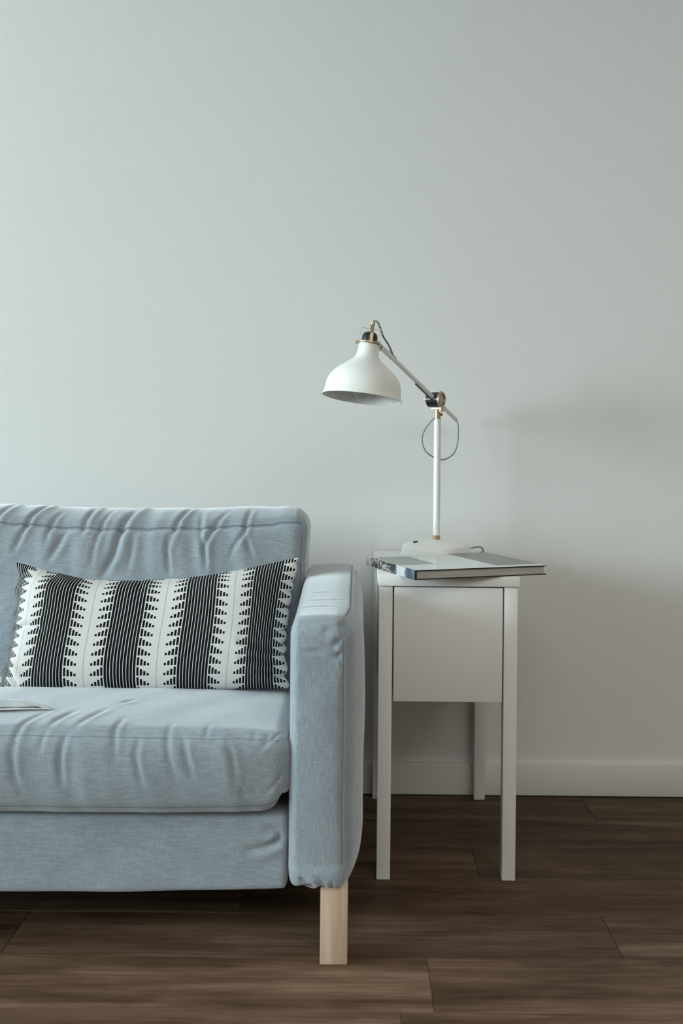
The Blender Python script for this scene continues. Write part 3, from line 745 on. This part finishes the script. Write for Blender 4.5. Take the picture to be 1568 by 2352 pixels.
# brass strap: up from the ring, over the cap and down behind
su = sa; sx_ = (Vector((1, 0, 0)) - su * su.x).normalized(); sy_ = su.cross(sx_)
def SP(a, b, t): return S0 + sx_ * a + sy_ * b + su * t
def strip(name, pts, w, th, m, parent, wdir):
    bm = bmesh.new(); P = [Vector(p) for p in pts]; rings = []
    for i, p in enumerate(P):
        t = (P[min(i + 1, len(P) - 1)] - P[max(i - 1, 0)]).normalized(); n = t.cross(wdir).normalized()
        rings.append([bm.verts.new(p + wdir * (w / 2) * s1 + n * (th / 2) * s2) for s1, s2 in ((-1, -1), (1, -1), (1, 1), (-1, 1))])
    for a, b in zip(rings[:-1], rings[1:]):
        for k in range(4): bm.faces.new((a[k], a[(k + 1) % 4], b[(k + 1) % 4], b[k]))
    bm.faces.new(rings[0][::-1]); bm.faces.new(rings[-1])
    return link(name, bm_mesh(name, bm), m, parent)
ys = -1 if sy_.y > 0 else 1     # sign that points to the room
pts = [SP(.004, ys * .0285, T - .001), SP(.004, ys * .0285, T + .010), SP(.0038, ys * .0265, T + .022), SP(.0034, ys * .020, T + .034), SP(.003, ys * .010, T + .0445), SP(.003, 0, T + .0485)]
pts += [SP(.003, -ys * .010, T + .0445), SP(.003, -ys * .020, T + .034), SP(.003, -ys * .0265, T + .022), SP(.003, -ys * .0285, T + .004)]
strip('strap', pts, .0078, .0016, M_brass, LP, sx_)
cyl('strap_bush', SP(.003, 0, T + .043), SP(.003, 0, T + .0555), .0052, M_brass, LP, 20)
tube('wire_handle', [SP(-.0262, ys * .002, T + .001), SP(-.0250, ys * .002, T + .018), SP(-.0225, ys * .002, T + .034), SP(-.0190, ys * .002, T + .0375), SP(-.006, ys * .002, T + .0372),
                     SP(.010, ys * .002, T + .0372), SP(.0195, ys * .002, T + .0362), SP(.0232, ys * .002, T + .028), SP(.0250, ys * .002, T + .014), SP(.0262, ys * .002, T + .001)], .00055, M_steel, LP, 8, smooth=4)
tube('wire_handle', [SP(-.0075, ys * .012, T + .0372), SP(-.0075, ys * .013, T + .030), SP(-.0080, ys * .014, T + .0235)], .00055, M_steel, LP, 8, smooth=3)
for s_, q in ((-1, .0), (1, -.004)):
    cyl('ring_screw', SP(s_ * .0270, ys * .004, T + .0018 + q), SP(s_ * .0335, ys * .005, T + .0010 + q), .0022, M_palebrass, LP, 14)
    cyl('ring_screw', SP(s_ * .0305, ys * .005, T - .004 + q), SP(s_ * .0312, ys * .005, T - .0005 + q), .0012, M_black, LP, 10)
tube('hinge_wire', [SP(.0275, ys * -.002, T + .002), SP(.0300, ys * -.004, T - .002), SP(.0296, ys * -.006, T - .009), SP(.0262, -ys * .010, T - .012)], .0012, M_brass, LP, 8, smooth=3)
# bulb inside the shade
tb = -.003
bulb = lathe('bulb', [(0, tb), (.010, tb + .002), (.0185, tb + .008), (.0235, tb + .018), (.0250, tb + .028), (.0235, tb + .039), (.0185, tb + .052), (.0140, tb + .064), (.0128, tb + .072)], S0, sa, M_glass, LP, 48)
bulb['label'] = 'round glass bulb'
lathe('bulb_socket', [(.0128, tb + .070), (.0150, tb + .071), (.0160, tb + .112), (.004, tb + .113)], S0, sa, M_lampwhite, LP, 32)
cyl('bulb_tip', S0 + sa * (tb - .001), S0 + sa * (tb + .001), .0018, M_steel, bulb, 12, .0003)
# textile cord, three visible runs
top = SP(.003, 0, T + .0555)
tube('cord', [top - su * .004, top + Vector((.001, 0, .0015))] + [Vector(p) for p in R3((.0497, 2.212, 1.3035), (.0568, 2.218, 1.2905), (.0640, 2.224, 1.2715), (.0722, 2.234, 1.2600), (.0800, 2.244, 1.2495))] + [J - ad * .250 + up_ * .0086, J - ad * .240 + up_ * .0080], .0023, M_cord, LP, 12, smooth=12)
tube('cord', [A1 - ad * .006] + [Vector(p) for p in R3((0.2903, 2.598, 1.0700), (0.2901, 2.59, 1.0321), (0.2825, 2.575, 1.0004), (0.2682, 2.56, 0.9814), (0.2444, 2.54, 0.9703), (0.2261, 2.525, 0.9738), (0.2136, 2.52, 0.9779), (0.1932, 2.51, 0.9926), (0.1834, 2.505, 1.014), (0.1828, 2.5, 1.0353), (0.1914, 2.495, 1.0567), (0.2089, 2.49, 1.0792), (.2180, 2.488, 1.0850))], .0021, M_cord, LP, 12, smooth=12)
tube('cord', R3((.3100, 2.497, .7265), (.3215, 2.503, .7295), (.3400, 2.53, .7300), (.3560, 2.555, .7250), (.3650, 2.590, .7120), (.3660, 2.625, .7066), (.3655, 2.6445, .7050), (.3640, 2.6510, .690), (.3630, 2.6510, .62), (.3630, 2.6510, .20), (.3630, 2.6500, .110)), .0023, M_cord, LP, 12, smooth=10)
print('tris', sum(len(o.data.polygons) for o in bpy.data.objects if o.type == 'MESH'))
